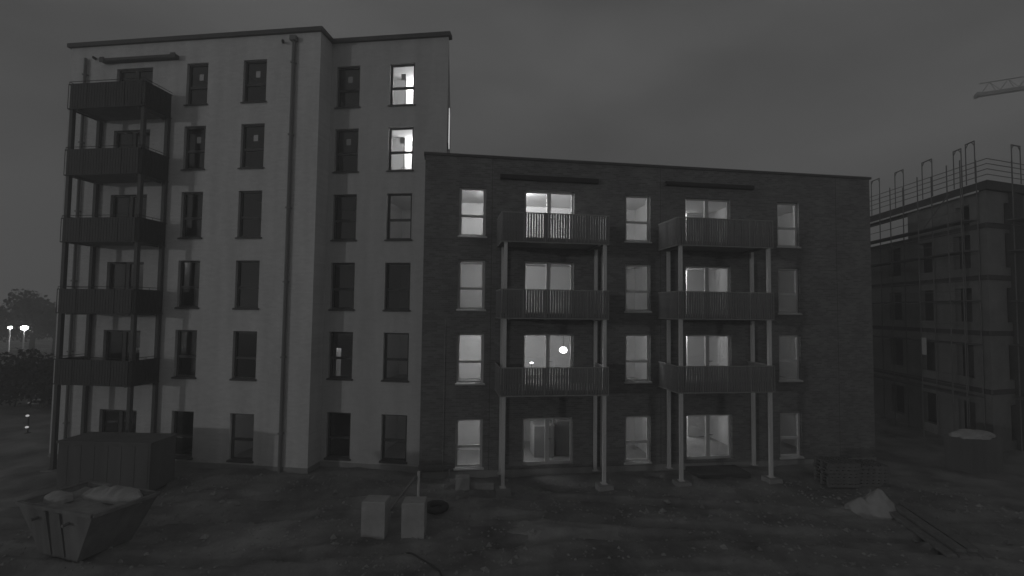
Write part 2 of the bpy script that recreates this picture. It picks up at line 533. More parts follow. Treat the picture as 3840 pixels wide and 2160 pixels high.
for i, (z0, z1) in enumerate(A_ROWS):
    top = z1 + 0.14; bot = z0 - 0.3
    for k, (c0, c1) in enumerate(A1C):
        st = (c0 + 0.56, z1 - 0.55, 0.20, 0.27) if i >= 4 else None
        window(A, c0, c1, z0, z1, 0.0, M['frame_dark'], 0.43, st)
        rx = (-17.1, -14.7) if k == 0 else (-14.6, -11.8)
        room(A, rx[0], rx[1], 0.0, bot, top, (c0, c1, z0, z1), power=3.0 if (k == 1 and i == 0) else 0.0, lamp=(-12.1, 0.4))
    for k, (c0, c1) in enumerate(A2C):
        st = (c0 + 0.54, z1 - 0.52, 0.20, 0.27) if i >= 4 else None
        window(A, c0, c1, z0, z1, A2Y, M['frame_dark'], 0.43, st)
        rx = (-11.7, -8.55) if k == 0 else (-8.5, -5.75)
        kw = {}
        if k == 1 and i >= 4:      # the two brightly lit rooms: a shaded partition, a white lit wall beside it
            kw = dict(depth=1.4, power=26.0, lamp=(-6.25, 0.4), slot=(-7.62, -6.6, 99), slot_power=150.0)
        if k == 1 and i == 3:
            kw = dict(power=13.0, lamp=(-6.0, 0.4))
        if k == 1 and i in (0, 1):
            kw = dict(power=3.5, lamp=(-6.0, 0.4))  # weak lamps added to imitate a pale veil over these dark windows
        if k == 0 and i == 1:      # a door left ajar at the back
            kw = dict(depth=2.2, slot=(-11.03, -10.80, 4.64), slot_power=16.0)
        room(A, rx[0], rx[1], A2Y, bot, top, (c0, c1, z0, z1), **kw)
    french_door(A, *d_holes[i], 0.0, M['frame_dark'])
    room(A, -21.6, -17.2, 0.0, d_holes[i][2] - 0.05, top, d_holes[i])

# cords hanging in the two bright rooms
for i in (4, 5):
    z0, z1 = A_ROWS[i]
    t = MB(); t.tube((-7.17, A2Y + 0.30, z0 + 0.05), (-7.17, A2Y + 0.30, z1 - 0.6), 0.008, n=6)
    if i == 4:
        for k in range(10):
            a0, a1 = math.pi * k / 10, math.pi * (k + 1) / 10
            t.tube((-7.17 + 0.11 * math.cos(a0), A2Y + 0.30, z0 + 0.05 + 0.17 * math.sin(a0)), (-7.17 + 0.11 * math.cos(a1), A2Y + 0.30, z0 + 0.05 + 0.17 * math.sin(a1)), 0.009, n=5)
    t.build('blind_cord', M['frame_dark'], A)

# tall window in the flank wall, seen edge-on, its pane itself glowing in place of a lit room
q = MB()
a = flank(0.35, 0.02); b = flank(1.5, 0.02)
for (s0, s1, z0, z1) in ((0.35, 0.42, 13.48, 15.05), (1.43, 1.5, 13.48, 15.05), (0.42, 1.43, 13.48, 13.55), (0.42, 1.43, 14.98, 15.05)):
    u = flank(s0, 0.05); w_ = flank(s1, 0.05); u2 = flank(s0, -0.03); w2 = flank(s1, -0.03)
    q.hexa([(u[0], u[1], z0), (u2[0], u2[1], z0), (w2[0], w2[1], z0), (w_[0], w_[1], z0), (u[0], u[1], z1), (u2[0], u2[1], z1), (w2[0], w2[1], z1), (w_[0], w_[1], z1)])
sw = q.build('window', M['frame_pale'], A)
u = flank(0.42, 0.0); v_ = flank(1.43, 0.0)
g0, g1, g2, g3 = flank(0.44, 0.085), flank(1.41, 0.085), flank(1.41, 0.0), flank(0.44, 0.0)
MB().hexa([(*g, 13.55) for g in (g0, g3, g2, g1)] + [(*g, 14.98) for g in (g0, g3, g2, g1)]).build('pane', M['lit_glass'], sw)

# rainwater pipes, wall lights
t = MB(); t.tube((-11.47, -0.09, 0.0), (-11.47, -0.09, 17.5), 0.075, n=10)
for z in (1.5, 4.5, 7.5, 10.5, 13.5, 16.5): t.box(-11.56, -11.38, -0.17, -0.002, z, z + 0.05)
t.box(-11.60, -11.34, -0.22, -0.002, 17.42, 17.62)
t.build('downpipe', M['pipe'], A)
t = MB(); t.tube((-21.2, -0.09, 0.0), (-21.2, -0.09, 17.25), 0.06, n=10)
for z in (1.5, 4.5, 7.5, 10.5, 13.5, 16.5): t.box(-21.28, -21.12, -0.16, -0.002, z, z + 0.05)
t.build('downpipe', M['pipe'], A)
for x, z in ((-11.95, 17.45), (-20.75, 17.25)):
    t = MB(); t.box(x - 0.09, x - 0.02, -0.05, -0.002, z - 0.05, z + 0.05); t.tube((x - 0.05, -0.05, z), (x + 0.06, -0.20, z - 0.05), 0.045, 0.06, 10)
    t.build('wall_spotlight', M['frame_dark'], A)
t = MB(); t.box(-20.3, -16.75, -0.20, -0.004, 16.98, 17.14); t.box(-20.3, -16.75, -0.24, -0.20, 17.00, 17.10)
t.box(-16.95, -16.72, -0.27, -0.241, 16.95, 17.17); t.box(-20.33, -20.12, -0.27, -0.241, 16.95, 17.17)
t.build('awning_box', M['cornice'], A)

# ------------------------------------------------------------------ low building (dark brick, four storeys)
BL, BYAW = local_frame(19.0, 8.0)
B = thing('apartment_building', 'lower dark brick apartment block of four storeys with lit windows', 'building', BL, BYAW)
B_ROWS = [(0.36, 2.23), (3.63, 5.57), (6.52, 8.48), (9.43, 11.38)]
B_TOP = 12.60
B_L, B_R = -0.84, 18.92
BW = [(0.52, 1.59), (7.40, 8.50), (14.34, 15.38)]
BD = [(3.15, 5.21), (10.07, 12.13)]
b_holes = [(c0, c1, z0, z1) for (c0, c1) in BW for (z0, z1) in B_ROWS]
bd_holes = [(c0, c1, (z0 - 0.2 if i else 0.36), z1) for (c0, c1) in BD for i, (z0, z1) in enumerate(B_ROWS)]
wb = pierced(MB(), B_L, B_R, -0.6, B_TOP, 0.0, b_holes + bd_holes, REV)
wb.quad((B_R, 0, -0.6), (B_R, 10, -0.6), (B_R, 10, B_TOP), (B_R, 0, B_TOP))
wb.quad((B_L, 0.85, -0.6), (B_L, 0, -0.6), (B_L, 0, B_TOP), (B_L, 0.85, B_TOP))
wb.quad((B_R, 10, -0.6), (0.1, 10, -0.6), (0.1, 10, B_TOP), (B_R, 10, B_TOP))
wb.build('wall', M['brick_dark'], B)
c = MB()
c.box(B_L - 0.06, B_R + 0.06, -0.06, 0.22, B_TOP, B_TOP + 0.10)
c.box(B_R - 0.22, B_R + 0.06, 0.22, 10, B_TOP, B_TOP + 0.10); c.box(B_L - 0.06, B_L + 0.22, 0.22, 0.7, B_TOP, B_TOP + 0.10)
c.build('roof_edge', M['cornice'], B)
MB().quad((B_L, 0.1, B_TOP - 0.2), (B_R, 0.1, B_TOP - 0.2), (B_R, 0.6, B_TOP - 0.2), (B_L, 0.6, B_TOP - 0.2)).quad((0.15, 0.6, B_TOP - 0.2), (B_R, 0.6, B_TOP - 0.2), (B_R, 10, B_TOP - 0.2), (0.15, 10, B_TOP - 0.2)).build('roof', M['roof'], B)
p = MB(); p.box(B_L, B_R + 0.02, -0.03, -0.002, -0.6, 0.24); p.box(B_R + 0.002, B_R + 0.02, -0.002, 10, -0.6, 0.24)
p.build('plinth', M['plinth'], B)

W_POW = [[48.6, 115.6, 52.7, 155.7], [27.2, 47.8, 30.0, 63.4], [8.9, 14.1, 9.5, 34.4]]
W_ROOM = [(0.25, 2.45), (6.35, 9.25), (13.25, 17.0)]
for k, (c0, c1) in enumerate(BW):
    for i, (z0, z1) in enumerate(B_ROWS):
        window(B, c0, c1, z0, z1, 0.0, M['frame_pale'], 0.42)
        rx = W_ROOM[k]
        lx = rx[1] - 0.3 if k == 0 else rx[0] + 0.35
        room(B, rx[0], rx[1], 0.0, z0 - 0.3, z1 + 0.14, (c0, c1, z0, z1), depth=3.2, power=W_POW[k][i], lamp=(lx, 0.5))
D_POW = [[29.1, 101.4, 97.1, 448.2], [16.7, 30.5, 27.4, 34.5]]
D_ROOM = [(2.5, 6.3), (9.3, 13.2)]
for k, (c0, c1) in enumerate(BD):
    for i, (z0, z1) in enumerate(B_ROWS):
        h = (c0, c1, (z0 - 0.2 if i else 0.36), z1)
        french_door(B, *h, 0.0, M['frame_pale'])
        rx = D_ROOM[k]
        kw = {}
        if k == 1:
            kw = dict(slot=(11.05, 12.08, 99), slot_power=44.0)
        room(B, rx[0], rx[1], 0.0, h[2] - 0.03, z1 + 0.14, h, depth=3.4, power=D_POW[k][i], lamp=(rx[0] + 0.3, 0.4), **kw)
t = MB()
t.box(2.13, 6.20, -0.16, -0.004, 11.76, 11.95); t.box(2.13, 6.20, -0.19, -0.16, 11.79, 11.90)
t.build('awning_box', M['slat_dark'], B)
t = MB()
t.box(9.15, 13.15, -0.16, -0.004, 11.84, 12.0); t.box(9.15, 13.15, -0.19, -0.16, 11.87, 11.96)
t.build('awning_box', M['slat_dark'], B)
for x, mm in ((6.38, 'pipe_pale'), (13.78, 'pipe')):
    t = MB(); t.tube((x, -0.08, 0.2), (x, -0.08, 9.0), 0.05, n=10)
    for z in (1.6, 4.6, 7.4): t.box(x - 0.07, x + 0.07, -0.14, -0.002, z, z + 0.05)
    t.build('downpipe', M[mm], B)
t = MB(); t.tube((0.05, -0.03, 0.2), (0.05, -0.03, 6.1), 0.012, n=6); t.build('conductor_rod', M['rail_grey'], B)
for x in (2.0 - 0.17, 9.45 - 0.5, 17.2):
    MB().box(x - 0.008, x + 0.008, -0.004, -0.0015, 0.25, B_TOP - 0.01).build('movement_joint', M['c_dark'], B)
# step under the right-hand ground-floor door
t = MB(); t.box(10.0, 12.2, -1.1, -0.04, -0.2, 0.14); t.build('door_step', M['c_dark'], B)


# bulb and torch seen through the first-floor door
def world_of(d, yaw, x, y, z):
    a = R(yaw); dd = d + y
    return (x * math.cos(a) - dd * math.sin(a), x * math.sin(a) + dd * math.cos(a), z)


def blob(n=10, r=1.0, sq=(1, 1, 1)):
    m = MB()
    for i in range(n + 1):
        t = math.pi * i / n
        for k in range(2 * n):
            f = math.pi * k / n
            m.v.append((r * sq[0] * math.sin(t) * math.cos(f), r * sq[1] * math.sin(t) * math.sin(f), r * sq[2] * math.cos(t)))
    for i in range(n):
        for k in range(2 * n):
            j = (k + 1) % (2 * n)
            m.f.append((i * 2 * n + k, (i + 1) * 2 * n + k, (i + 1) * 2 * n + j, i * 2 * n + j))
    return m


wl = thing('work_light', 'glaring work light hanging behind the first floor balcony door', 'work light', world_of(19.0, 8.0, 4.98, 0.75, 4.86), R(8))
blob(10, 0.15, (1.1, 0.9, 0.9)).build('bulb', M['bulb'], wl, True)
t = MB(); t.tube((0, 0, 0.12), (0, 0, 0.17), 0.05, 0.03, 10); t.tube((0, 0, 0.17), (0, 0, 0.845), 0.008, n=6); t.build('cable', M['frame_dark'], wl)
wl = thing('work_light', 'small lit lamp at the lower left inside the first floor balcony door', 'work light', world_of(19.0, 8.0, 3.72, 1.2, 4.28), R(8))
blob(8, 0.05, (1.6, 1, 0.6)).build('bulb', M['bulb'], wl, True)
t = MB(); t.tube((0, 0, -0.03), (0, 0, -0.83), 0.012, n=6); t.tube((0, 0, -0.875), (0, 0, -0.83), 0.16, 0.03, 10); t.build('stand', M['frame_dark'], wl)

# kitchen units in the ground-floor room behind the left balcony door
fz = 0.33 + 0.003


def unit(x, y, w, d, h, label, rz=0.0, drawers=3):
    o = thing('cabinet', label, 'cabinet', world_of(19.0, 8.0, x, y, fz), R(8) + rz)
    MB().box(-w / 2, w / 2, -d / 2, d / 2, 0.0, h).build('carcass', M['cabinet'], o)
    MB().box(-w / 2 - 0.015, w / 2 + 0.015, -d / 2 - 0.02, d / 2, h + 0.001, h + 0.04).build('top', M['cabinet_top'], o)
    for k in range(drawers):
        a = 0.08 + (h - 0.1) * k / drawers; b = 0.08 + (h - 0.1) * (k + 1) / drawers - 0.012
        MB().box(-w / 2 - 0.02, -w / 2 - 0.002, -d / 2 + 0.01, d / 2 - 0.01, a, b).build('drawer', M['cabinet_top'], o)
    return o


unit(4.28, 1.55, 0.85, 0.9, 1.28, 'drawer cabinet with pale top seen through the left ground floor door')
unit(5.35, 1.75, 0.95, 0.7, 1.42, 'taller plain cabinet right of the drawer cabinet in the ground floor room', drawers=0)


# ------------------------------------------------------------------ balcony towers
def balcony_tower(name, label, d, yaw, x0, x1, depth, levels, pitch, sm, rm, pm, posts, base_z, pr=0.055, group=None):
    loc, a = local_frame(d, yaw)
    t = thing(name, label, 'balcony', loc, a, group)
    yf = -depth
    zt = max(l[1] for l in levels)
    for (px, py, top) in posts:
        m = MB(); m.box(px - pr, px + pr, py - pr, py + pr, base_z, top)
        m.box(px - pr - 0.05, px + pr + 0.05, py - pr - 0.05, py + pr + 0.05, base_z - 0.02, base_z + 0.0)
        m.build('post', pm, t)
    slat_me = {}
    for (z0, z1) in levels:
        s = MB(); s.box(x0 + 0.06, x1 - 0.06, yf + 0.07, -0.02, z0 + 0.03, z0 + 0.20)
        s.box(x0 + 0.3, x0 + 0.36, yf + 0.1, -0.05, z0 - 0.05, z0 + 0.029); s.box(x1 - 0.36, x1 - 0.3, yf + 0.1, -0.05, z0 - 0.05, z0 + 0.029)
        s.build('slab', M['slab'], t)
        h = z1 - z0
        r = MB()
        e = 0.02
        for z in (z0, z1 - 0.035):        # flat rails round three sides
            r.box(x0, x1, yf - e, yf + e, z, z + 0.035)
            r.box(x0, x0 + 2 * e, yf + e, -0.01, z, z + 0.035)
            r.box(x1 - 2 * e, x1, yf + e, -0.01, z, z + 0.035)
        n = max(2, round((x1 - x0) / 0.9))
        for k in range(n + 1):
            x = x0 + 0.02 + (x1 - x0 - 0.04) * k / n
            r.box(x - 0.012, x + 0.012, yf - e - 0.012, yf - e, z0, z1)
        rail = r.build('railing', rm, t)
        hr = MB()
        hr.tube((x0 + 0.02, yf, z1 + 0.09), (x1 - 0.02, yf, z1 + 0.09), 0.012, n=6)
        hr.tube((x0 + 0.02, yf, z1 + 0.09), (x0 + 0.02, -0.01, z1 + 0.09), 0.012, n=6)
        hr.tube((x1 - 0.02, yf, z1 + 0.09), (x1 - 0.02, -0.01, z1 + 0.09), 0.012, n=6)
        for x in (x0 + 0.02, x1 - 0.02):
            for y in (yf, yf / 2):
                hr.tube((x, y, z1), (x, y, z1 + 0.09), 0.008, n=6)
        if pm is M['post_dark']:
            hr.build('handrail', rm, rail)
        hh = round(h, 3)
        if hh not in slat_me:
            w_, dp = pitch * (0.88 if sm is M['slat_dark'] else 0.70), 0.038
            slat_me[hh] = MB().box(-w_ / 2, w_ / 2, -dp / 2, dp / 2, 0.037, hh - 0.037).mesh('slat', sm)
        nf = int((x1 - x0 - 0.08) / pitch)
        off = ((x1 - x0) - (nf - 1) * pitch) / 2
        for k in range(nf):
            inst('slat', slat_me[hh], rail, (x0 + off + k * pitch, yf + random.uniform(-.001, .001), z0))
        ns = int((depth - 0.08) / pitch)
        for x in (x0 + 0.02, x1 - 0.02):
            for k in range(ns):
                inst('slat', slat_me[hh], rail, (x, yf + 0.05 + pitch * (k + 0.5), z0), R(90))
    return t


A_LEV = [(3.36, 4.36), (6.16, 7.14), (9.0, 9.98), (11.70, 12.76), (14.42, 15.46)]
ax0, ax1, ad = -20.42, -16.98, 1.35
balcony_tower('balcony_tower', 'dark tower of five balconies standing against the pale tall block', 17.97, -7.42, ax0, ax1, ad, A_LEV, 0.125,
              M['slat_dark'], M['slat_dark'], M['post_dark'],
              [(ax0 + 0.09, -ad + 0.13, 14.44), (ax1 - 0.09, -ad + 0.13, 14.44), (ax0 + 0.09, -0.1, 14.44), (ax1 - 0.09, -0.1, 14.44)], 0.05, 0.07)
B_LEV = [(3.38, 4.43), (6.19, 7.28), (9.00, 10.12)]
balcony_tower('balcony_tower', 'grey slatted tower of three balconies in front of the brighter lit doors', 19.0, 8.0, 2.02, 6.11, 1.7, B_LEV, 0.10,
              M['slat_grey'], M['rail_grey'], M['post_pale'],
              [(2.20, -1.57, 9.02), (5.98, -1.57, 9.02), (2.28, -0.12, 9.02), (6.10, -0.12, 9.02)], 0.15, 0.06)
B_LEV2 = [(3.42, 4.46), (6.23, 7.32), (9.07, 10.18)]
balcony_tower('balcony_tower', 'grey slatted tower of three balconies nearest the right end of the dark block', 19.0, 8.0, 8.83, 12.86, 1.7, B_LEV2, 0.10,
              M['slat_grey'], M['rail_grey'], M['post_pale'],
              [(9.02, -1.57, 9.10), (12.74, -1.57, 9.10), (9.24, -0.12, 9.10), (13.02, -0.12, 9.10)], 0.15, 0.06)

# concrete pads under the posts
PADS = [(17.97, -7.42, ax0 + 0.09, -ad + 0.13, 0.03, 'concrete pad under the left front post of the dark balcony tower'),
        (17.97, -7.42, ax1 - 0.09, -ad + 0.13, 0.03, 'concrete pad under the right front post of the dark balcony tower'),
        (19.0, 8.0, 2.20, -1.62, 0.13, 'squat concrete footing under the left front post of the brighter balcony tower'),
        (19.0, 8.0, 5.98, -1.62, 0.13, 'squat concrete footing under the right front post of the brighter balcony tower'),
        (19.0, 8.0, 9.02, -1.62, 0.13, 'squat concrete footing under the left front post of the right balcony tower'),
        (19.0, 8.0, 12.74, -1.62, 0.13, 'squat concrete footing under the right front post of the right balcony tower')]
for (d, yaw, x, y, zt, lab) in PADS:
    w0 = world_of(d, yaw, x, y, 0)
    o = MB().hexa([(-.29, -.29, -.4), (.29, -.29, -.4), (.29, .29, -.4), (-.29, .29, -.4), (-.26, -.26, zt), (.26, -.26, zt), (.26, .26, zt), (-.26, .26, zt)]).build('post_footing', M['pale_grey'], None, loc=(w0[0], w0[1], 0))
    o.rotation_euler = (0, 0, R(yaw))
    tag(o, lab, 'footing', 'footings under the balcony posts')

# ------------------------------------------------------------------ unfinished building on the right, scaffold round it
C0 = Vector((22.88, 23.0)); DL = Vector((0.129, 0.9917)); DR = Vector((0.947, 0.321))
NL = Vector((-0.9917, 0.129)); NR = Vector((0.321, -0.947))


def cl(s, off, z):      # along the left flank, off = outwards
    q = C0 + DL * s + NL * off
    return (q.x, q.y, z)


def cr(s, off, z):
    q = C0 + DR * s + NR * off
    return (q.x, q.y, z)


Cb = thing('unfinished_building', 'dark unfinished building shell at the right edge wrapped in scaffolding', 'building', (C0.x, C0.y, 0))
o0 = Vector((C0.x, C0.y, 0))


def cbuild(mb, name, m):
    mb.v = [tuple(Vector(v) - o0) for v in mb.v]
    return mb.build(name, m, Cb)


def c_wall(fn, s0, s1, z0, z1, holes, inn):
    t = pierced(MB(), s0, s1, z0, z1, 0.0, holes, 0.3)
    t.v = [fn(x, inn - y, z) for (x, y, z) in t.v]
    return t


LOW = 11.0
lh = [(s, s + 1.1, z, z + 1.7) for s in (1.0, 3.6, 6.2) for z in (0.5, 3.4, 6.2, 8.9)]
cbuild(c_wall(cl, 0, 13, -0.5, LOW, lh, 0.0), 'wall', M['c_wall'])
rh = [(s, s + 1.1, z, z + 1.7) for s in (1.4, 4.2, 7.0) for z in (0.5, 3.4, 6.2, 8.9)]
cbuild(c_wall(cr, 0, 12, -0.5, LOW, rh, 0.0), 'wall', M['c_wall'])
cbuild(c_wall(cl, 0.0, 5.5, LOW, 12.6, [(1.0, 1.9, 11.05, 12.1)], -0.004), 'wall', M['c_wall'])
cbuild(c_wall(cr, 0.0, 12, LOW, 12.6, [(1.4, 2.4, 11.05, 12.1)], -0.004), 'wall', M['c_wall'])
e = [cl(5.5, -0.004, 0), cl(5.5, -6, 0)]
cbuild(MB().quad((*e[1][:2], LOW), (*e[0][:2], LOW), (*e[0][:2], 12.6), (*e[1][:2], 12.6)), 'wall', M['c_wall'])
t = MB()
for fn, L in ((cl, 13), (cr, 12)):   # floor slabs show as dark bands
    for z in (2.75, 5.55, 8.25, LOW - 0.22):
        q = [fn(0.0, 0.05, z), fn(L, 0.05, z), fn(L, 0.002, z), fn(0.0, 0.002, z)]
        t.hexa(q + [(x, y, z + 0.24) for (x, y, _) in q])
cbuild(t, 'floor_slab', M['c_dark'])
t = MB()
pA = cl(0, 0.25, 0); pA = (pA[0] + 0.1, pA[1] - 0.28, 0)
ring = [pA, cr(12, 0.3, 0), cr(12, -8, 0), cl(5.7, -8, 0), cl(5.7, -0.9, 0), cl(13, -0.9, 0), cl(13, 0.25, 0)]
n = len(ring); i0 = len(t.v)
t.v += [(x, y, 12.62) for (x, y, _) in ring] + [(x, y, 13.04) for (x, y, _) in ring]
t.f += [tuple(range(n))[::-1], tuple(range(n, 2 * n))] + [(k, (k + 1) % n, n + (k + 1) % n, n + k) for k in range(n)]
cbuild(t, 'roof', M['c_dark'])
t = MB()
t.bar(cl(0.05, 0.275, 12.56), cl(12.9, 0.275, 12.56), 0.04, 0.09)
cbuild(t, 'roof_trim', M['c_strip'])
t = MB()
q = [cl(0, -0.3, LOW), cr(12, -0.3, LOW), cr(12, -8, LOW), cl(13, -8, LOW), cl(13, -0.3, LOW)]
t.v += q; t.f.append(tuple(range(5)))
cbuild(t, 'terrace', M['c_dark'])

t = MB()
for zz in ((-0.4, LOW - 0.05), (LOW + 0.02, 12.6)):
    q = [cl(0.5, -1.6, zz[0]), cr(11.5, -1.6, zz[0]), cr(11.5, -7.5, zz[0]), cl(12.5 if zz[0] < 0 else 5.3, -7.5, zz[0]), cl(12.5 if zz[0] < 0 else 5.3, -1.6, zz[0])]
    i0 = len(t.v); t.v += q + [(x, y, zz[1]) for (x, y, _) in q]
    t.f += [(i0 + k, i0 + (k + 1) % 5, i0 + 5 + (k + 1) % 5, i0 + 5 + k) for k in range(5)]
cbuild(t, 'core_wall', M['c_dark'])

Sc = thing('scaffold', 'tube scaffold with guard rails and goalpost frames around the unfinished building', 'scaffold', (C0.x, C0.y, 0))


def sbuild(mb, name, m):
    mb.v = [tuple(Vector(v) - o0) for v in mb.v]
    return mb.build(name, m, Sc)


stations = [0.05, 0.9, 3.0, 5.3, 7.5, 9.7, 12.0]
for fn, ss in ((cl, stations), (cr, [1.4, 3.4, 5.6, 7.8])):
    for s in ss:
        for off in (0.35, 1.05):
            m = MB(); m.tube(fn(s, off, -0.3), fn(s, off, 14.1), 0.026, n=6); sbuild(m, 'standard', M['scaff'])
for z in (2.6, 5.1, 7.2, 9.6, 11.1):
    m = MB()
    q = [cl(0.0, 0.35, z), cl(12.2, 0.35, z), cl(12.2, 1.05, z), cl(0.0, 1.05, z)]
    m.hexa(q + [(x, y, z2 + 0.06) for (x, y, z2) in q]); sbuild(m, 'deck', M['deck'])
    m = MB()
    q = [cr(0.8, 0.35, z), cr(8, 0.35, z), cr(8, 1.05, z), cr(0.8, 1.05, z)]
    m.hexa(q + [(x, y, z2 + 0.06) for (x, y, z2) in q]); sbuild(m, 'deck', M['deck'])
    for dz in (0.5, 1.0):
        m = MB(); m.tube(cl(0, 1.08, z + dz), cl(12.2, 1.08, z + dz), 0.017, n=6); sbuild(m, 'ledger', M['scaff'])
        m = MB(); m.tube(cr(0.8, 1.08, z + dz), cr(8, 1.08, z + dz), 0.017, n=6); sbuild(m, 'ledger', M['scaff'])
for dz in (0.27, 0.53, 0.79, 1.03):     # guard rails above the roof
    m = MB(); m.tube((pA[0], pA[1], 13.04 + dz), cl(12.2, 0.3, 13.1 + dz * 1.25), 0.019, n=6); sbuild(m, 'guard_rail', M['scaff'])
    m = MB(); m.tube((pA[0], pA[1], 13.04 + dz), cr(8, 0.3, 13.04 + dz), 0.019, n=6); sbuild(m, 'guard_rail', M['scaff'])
m = MB(); m.bar(cl(2.6, 1.1, 11.12), cl(0.7, 1.1, 12.6), 0.03, 0.05); sbuild(m, 'brace', M['scaff'])
for fn, a, b, z in ((cl, 7.45, 8.3, 15.25), (cl, 5.2, 5.95, 15.15), (cl, 2.9, 3.65, 15.06), (cl, 0.9, 1.4, 14.95), (cl, 0.08, 0.62, 15.05), (cr, 1.4, 2.1, 14.88)):
    m = MB()
    m.tube(fn(a, 0.36, 13.0), fn(a, 0.36, z), 0.024, n=6); m.tube(fn(b, 0.36, 13.0), fn(b, 0.36, z), 0.024, n=6)
    m.tube(fn(a, 0.36, z), fn(b, 0.36, z), 0.030, n=6)
    m.tube(fn(a, 0.36, z - 0.22), fn(a + 0.18 * (1 if b > a else -1), 0.36, z), 0.02, n=6)
    m.tube(fn(b, 0.36, z - 0.22), fn(b - 0.18 * (1 if b > a else -1), 0.36, z), 0.02, n=6)
    sbuild(m, 'goalpost_frame', M['scaff'])
m = MB(); q = [cl(2.55, 1.10, 4.4), cl(2.85, 1.10, 4.4)]
m.hexa([q[0], q[1], cl(2.85, 1.13, 4.4), cl(2.55, 1.13, 4.4), cl(2.55, 1.10, 5.3), cl(2.85, 1.10, 5.3), cl(2.85, 1.13, 5.3), cl(2.55, 1.13, 5.3)])
sbuild(m, 'notice_board', M['paper'])

# ------------------------------------------------------------------ tower crane, its jib tip comes into the frame
J0 = Vector((68.87, 70.0, 39.29)); J1 = Vector((117.0, 43.8, 39.29))
Cr = thing('tower_crane', 'lattice jib of a tower crane poking in at the upper right', 'crane', (J1.x, J1.y, 0))
od = Vector((J1.x, J1.y, 0)); jd = (J1 - J0).normalized(); jn = Vector((-jd.y, jd.x, 0))


def jpt(s, lat, z):
    q = J0 + jd * s + jn * lat
    return q - od + Vector((0, 0, z))


L = (J1 - J0).length
m = MB()
for lat in (-0.55, 0.55): m.bar(jpt(0, lat, 0), jpt(L + 12, lat, 0), 0.16, 0.3)
m.bar(jpt(0, -0.7, 0), jpt(0, 0.7, 0), 0.4, 0.5)
m.build('lower_chord', M['crane'], Cr)
m = MB(); m.bar(jpt(0.3, 0, 1.7), jpt(L + 3, 0, 1.7), 0.13, 0.13); m.build('upper_chord', M['crane'], Cr)
m = MB(); k = 0; s = 0.4
while s < L:
    for lat in (-0.55, 0.55):
        m.tube(jpt(s, lat, 0.1), jpt(s + 1.0, 0, 1.7), 0.035, n=5); m.tube(jpt(s + 1.0, 0, 1.7), jpt(s + 2.0, lat, 0.1), 0.035, n=5)
    s += 2.0
m.build('lattice', M['crane'], Cr)
m = MB()
for x, y in ((-.8, -.8), (.8, -.8), (.8, .8), (-.8, .8)): m.bar((x, y, 0), (x, y, 42), 0.15, 0.15)
z = 0
while z < 40:
    for (a, b) in (((-.8, -.8), (.8, -.8)), ((.8, -.8), (.8, .8)), ((.8, .8), (-.8, .8)), ((-.8, .8), (-.8, -.8))):
        m.tube((*a, z), (*b, z + 1.6), 0.04, n=5)
    z += 1.6
m.build('mast', M['crane'], Cr)
MB().box(-1.2, 1.2, -1.2, 1.2, -0.4, 0.6).build('base', M['concrete'], Cr)

# ------------------------------------------------------------------ trees, hedge and street lamps far left


def leaves(cx, cy, cz, rx, ry, rz, n, size, seed, clumps=9):
    rnd = random.Random(seed)
    m = MB()
    cs = []
    for k in range(clumps):
        t = rnd.uniform(0, 2 * math.pi); u = rnd.uniform(-0.7, 0.9); rr = math.sqrt(max(0, 1 - u * u)) * rnd.uniform(0.35, 0.75)
        cs.append((cx + rx * rr * math.cos(t), cy + ry * rr * math.sin(t), cz + rz * u * 0.72, rnd.uniform(0.3, 0.52)))
    for k in range(n):
        c = rnd.choice(cs)
        d = Vector((rnd.gauss(0, 1), rnd.gauss(0, 1), rnd.gauss(0, 1))).normalized() * (rnd.random() ** 0.45)
        p = Vector((c[0] + d.x * rx * c[3], c[1] + d.y * ry * c[3], c[2] + d.z * rz * c[3]))
        a = Vector((rnd.gauss(0, 1), rnd.gauss(0, 1), rnd.gauss(0, 1))).normalized() * size * rnd.uniform(0.6, 1.3)
        b = a.cross(Vector((rnd.gauss(0, 1), rnd.gauss(0, 1), rnd.gauss(0, 1)))).normalized() * size * rnd.uniform(0.4, 0.9)
        m.quad(p - a, p - b * 0.8, p + a, p + b)
    return m, cs


def tree(x, y, h, r, label, seed, base=0.0):
    o = thing('tree', label, 'tree', (x, y, base), 0, 'trees beyond the street lamps')
    m, cs = leaves(0, 0, h * 0.58, r, r, h * 0.42, 1700, 0.24, seed)
    m.build('crown', M['leaf'], o)
    t = MB(); t.tube((0, 0, -0.3), (0, 0, h * 0.45), 0.24, 0.13, 8)
    for c in cs[:5]: t.tube((0, 0, h * 0.3), (c[0] * .8, c[1] * .8, c[2]), 0.10, 0.03, 6)
    t.build('trunk', M['bark'], o)


tree(-61.0, 61.5, 8.6, 3.2, 'tallest dark tree behind the bright street lamp', 3)
tree(-67.5, 62.0, 7.0, 3.4, 'dark tree at the far left edge behind the paired lamp', 4)
tree(-64.2, 64.5, 7.4, 3.2, 'rounded dark tree left of the tallest tree', 5)
tree(-57.8, 61.0, 6.9, 3.0, 'dark tree beside the corner of the tall block', 6)
tree(-54.6, 63.5, 7.2, 3.3, 'dark tree half hidden by the corner of the tall block', 7)
tree(-70.0, 70.5, 7.4, 3.8, 'furthest dark tree low behind the others at the left', 8)

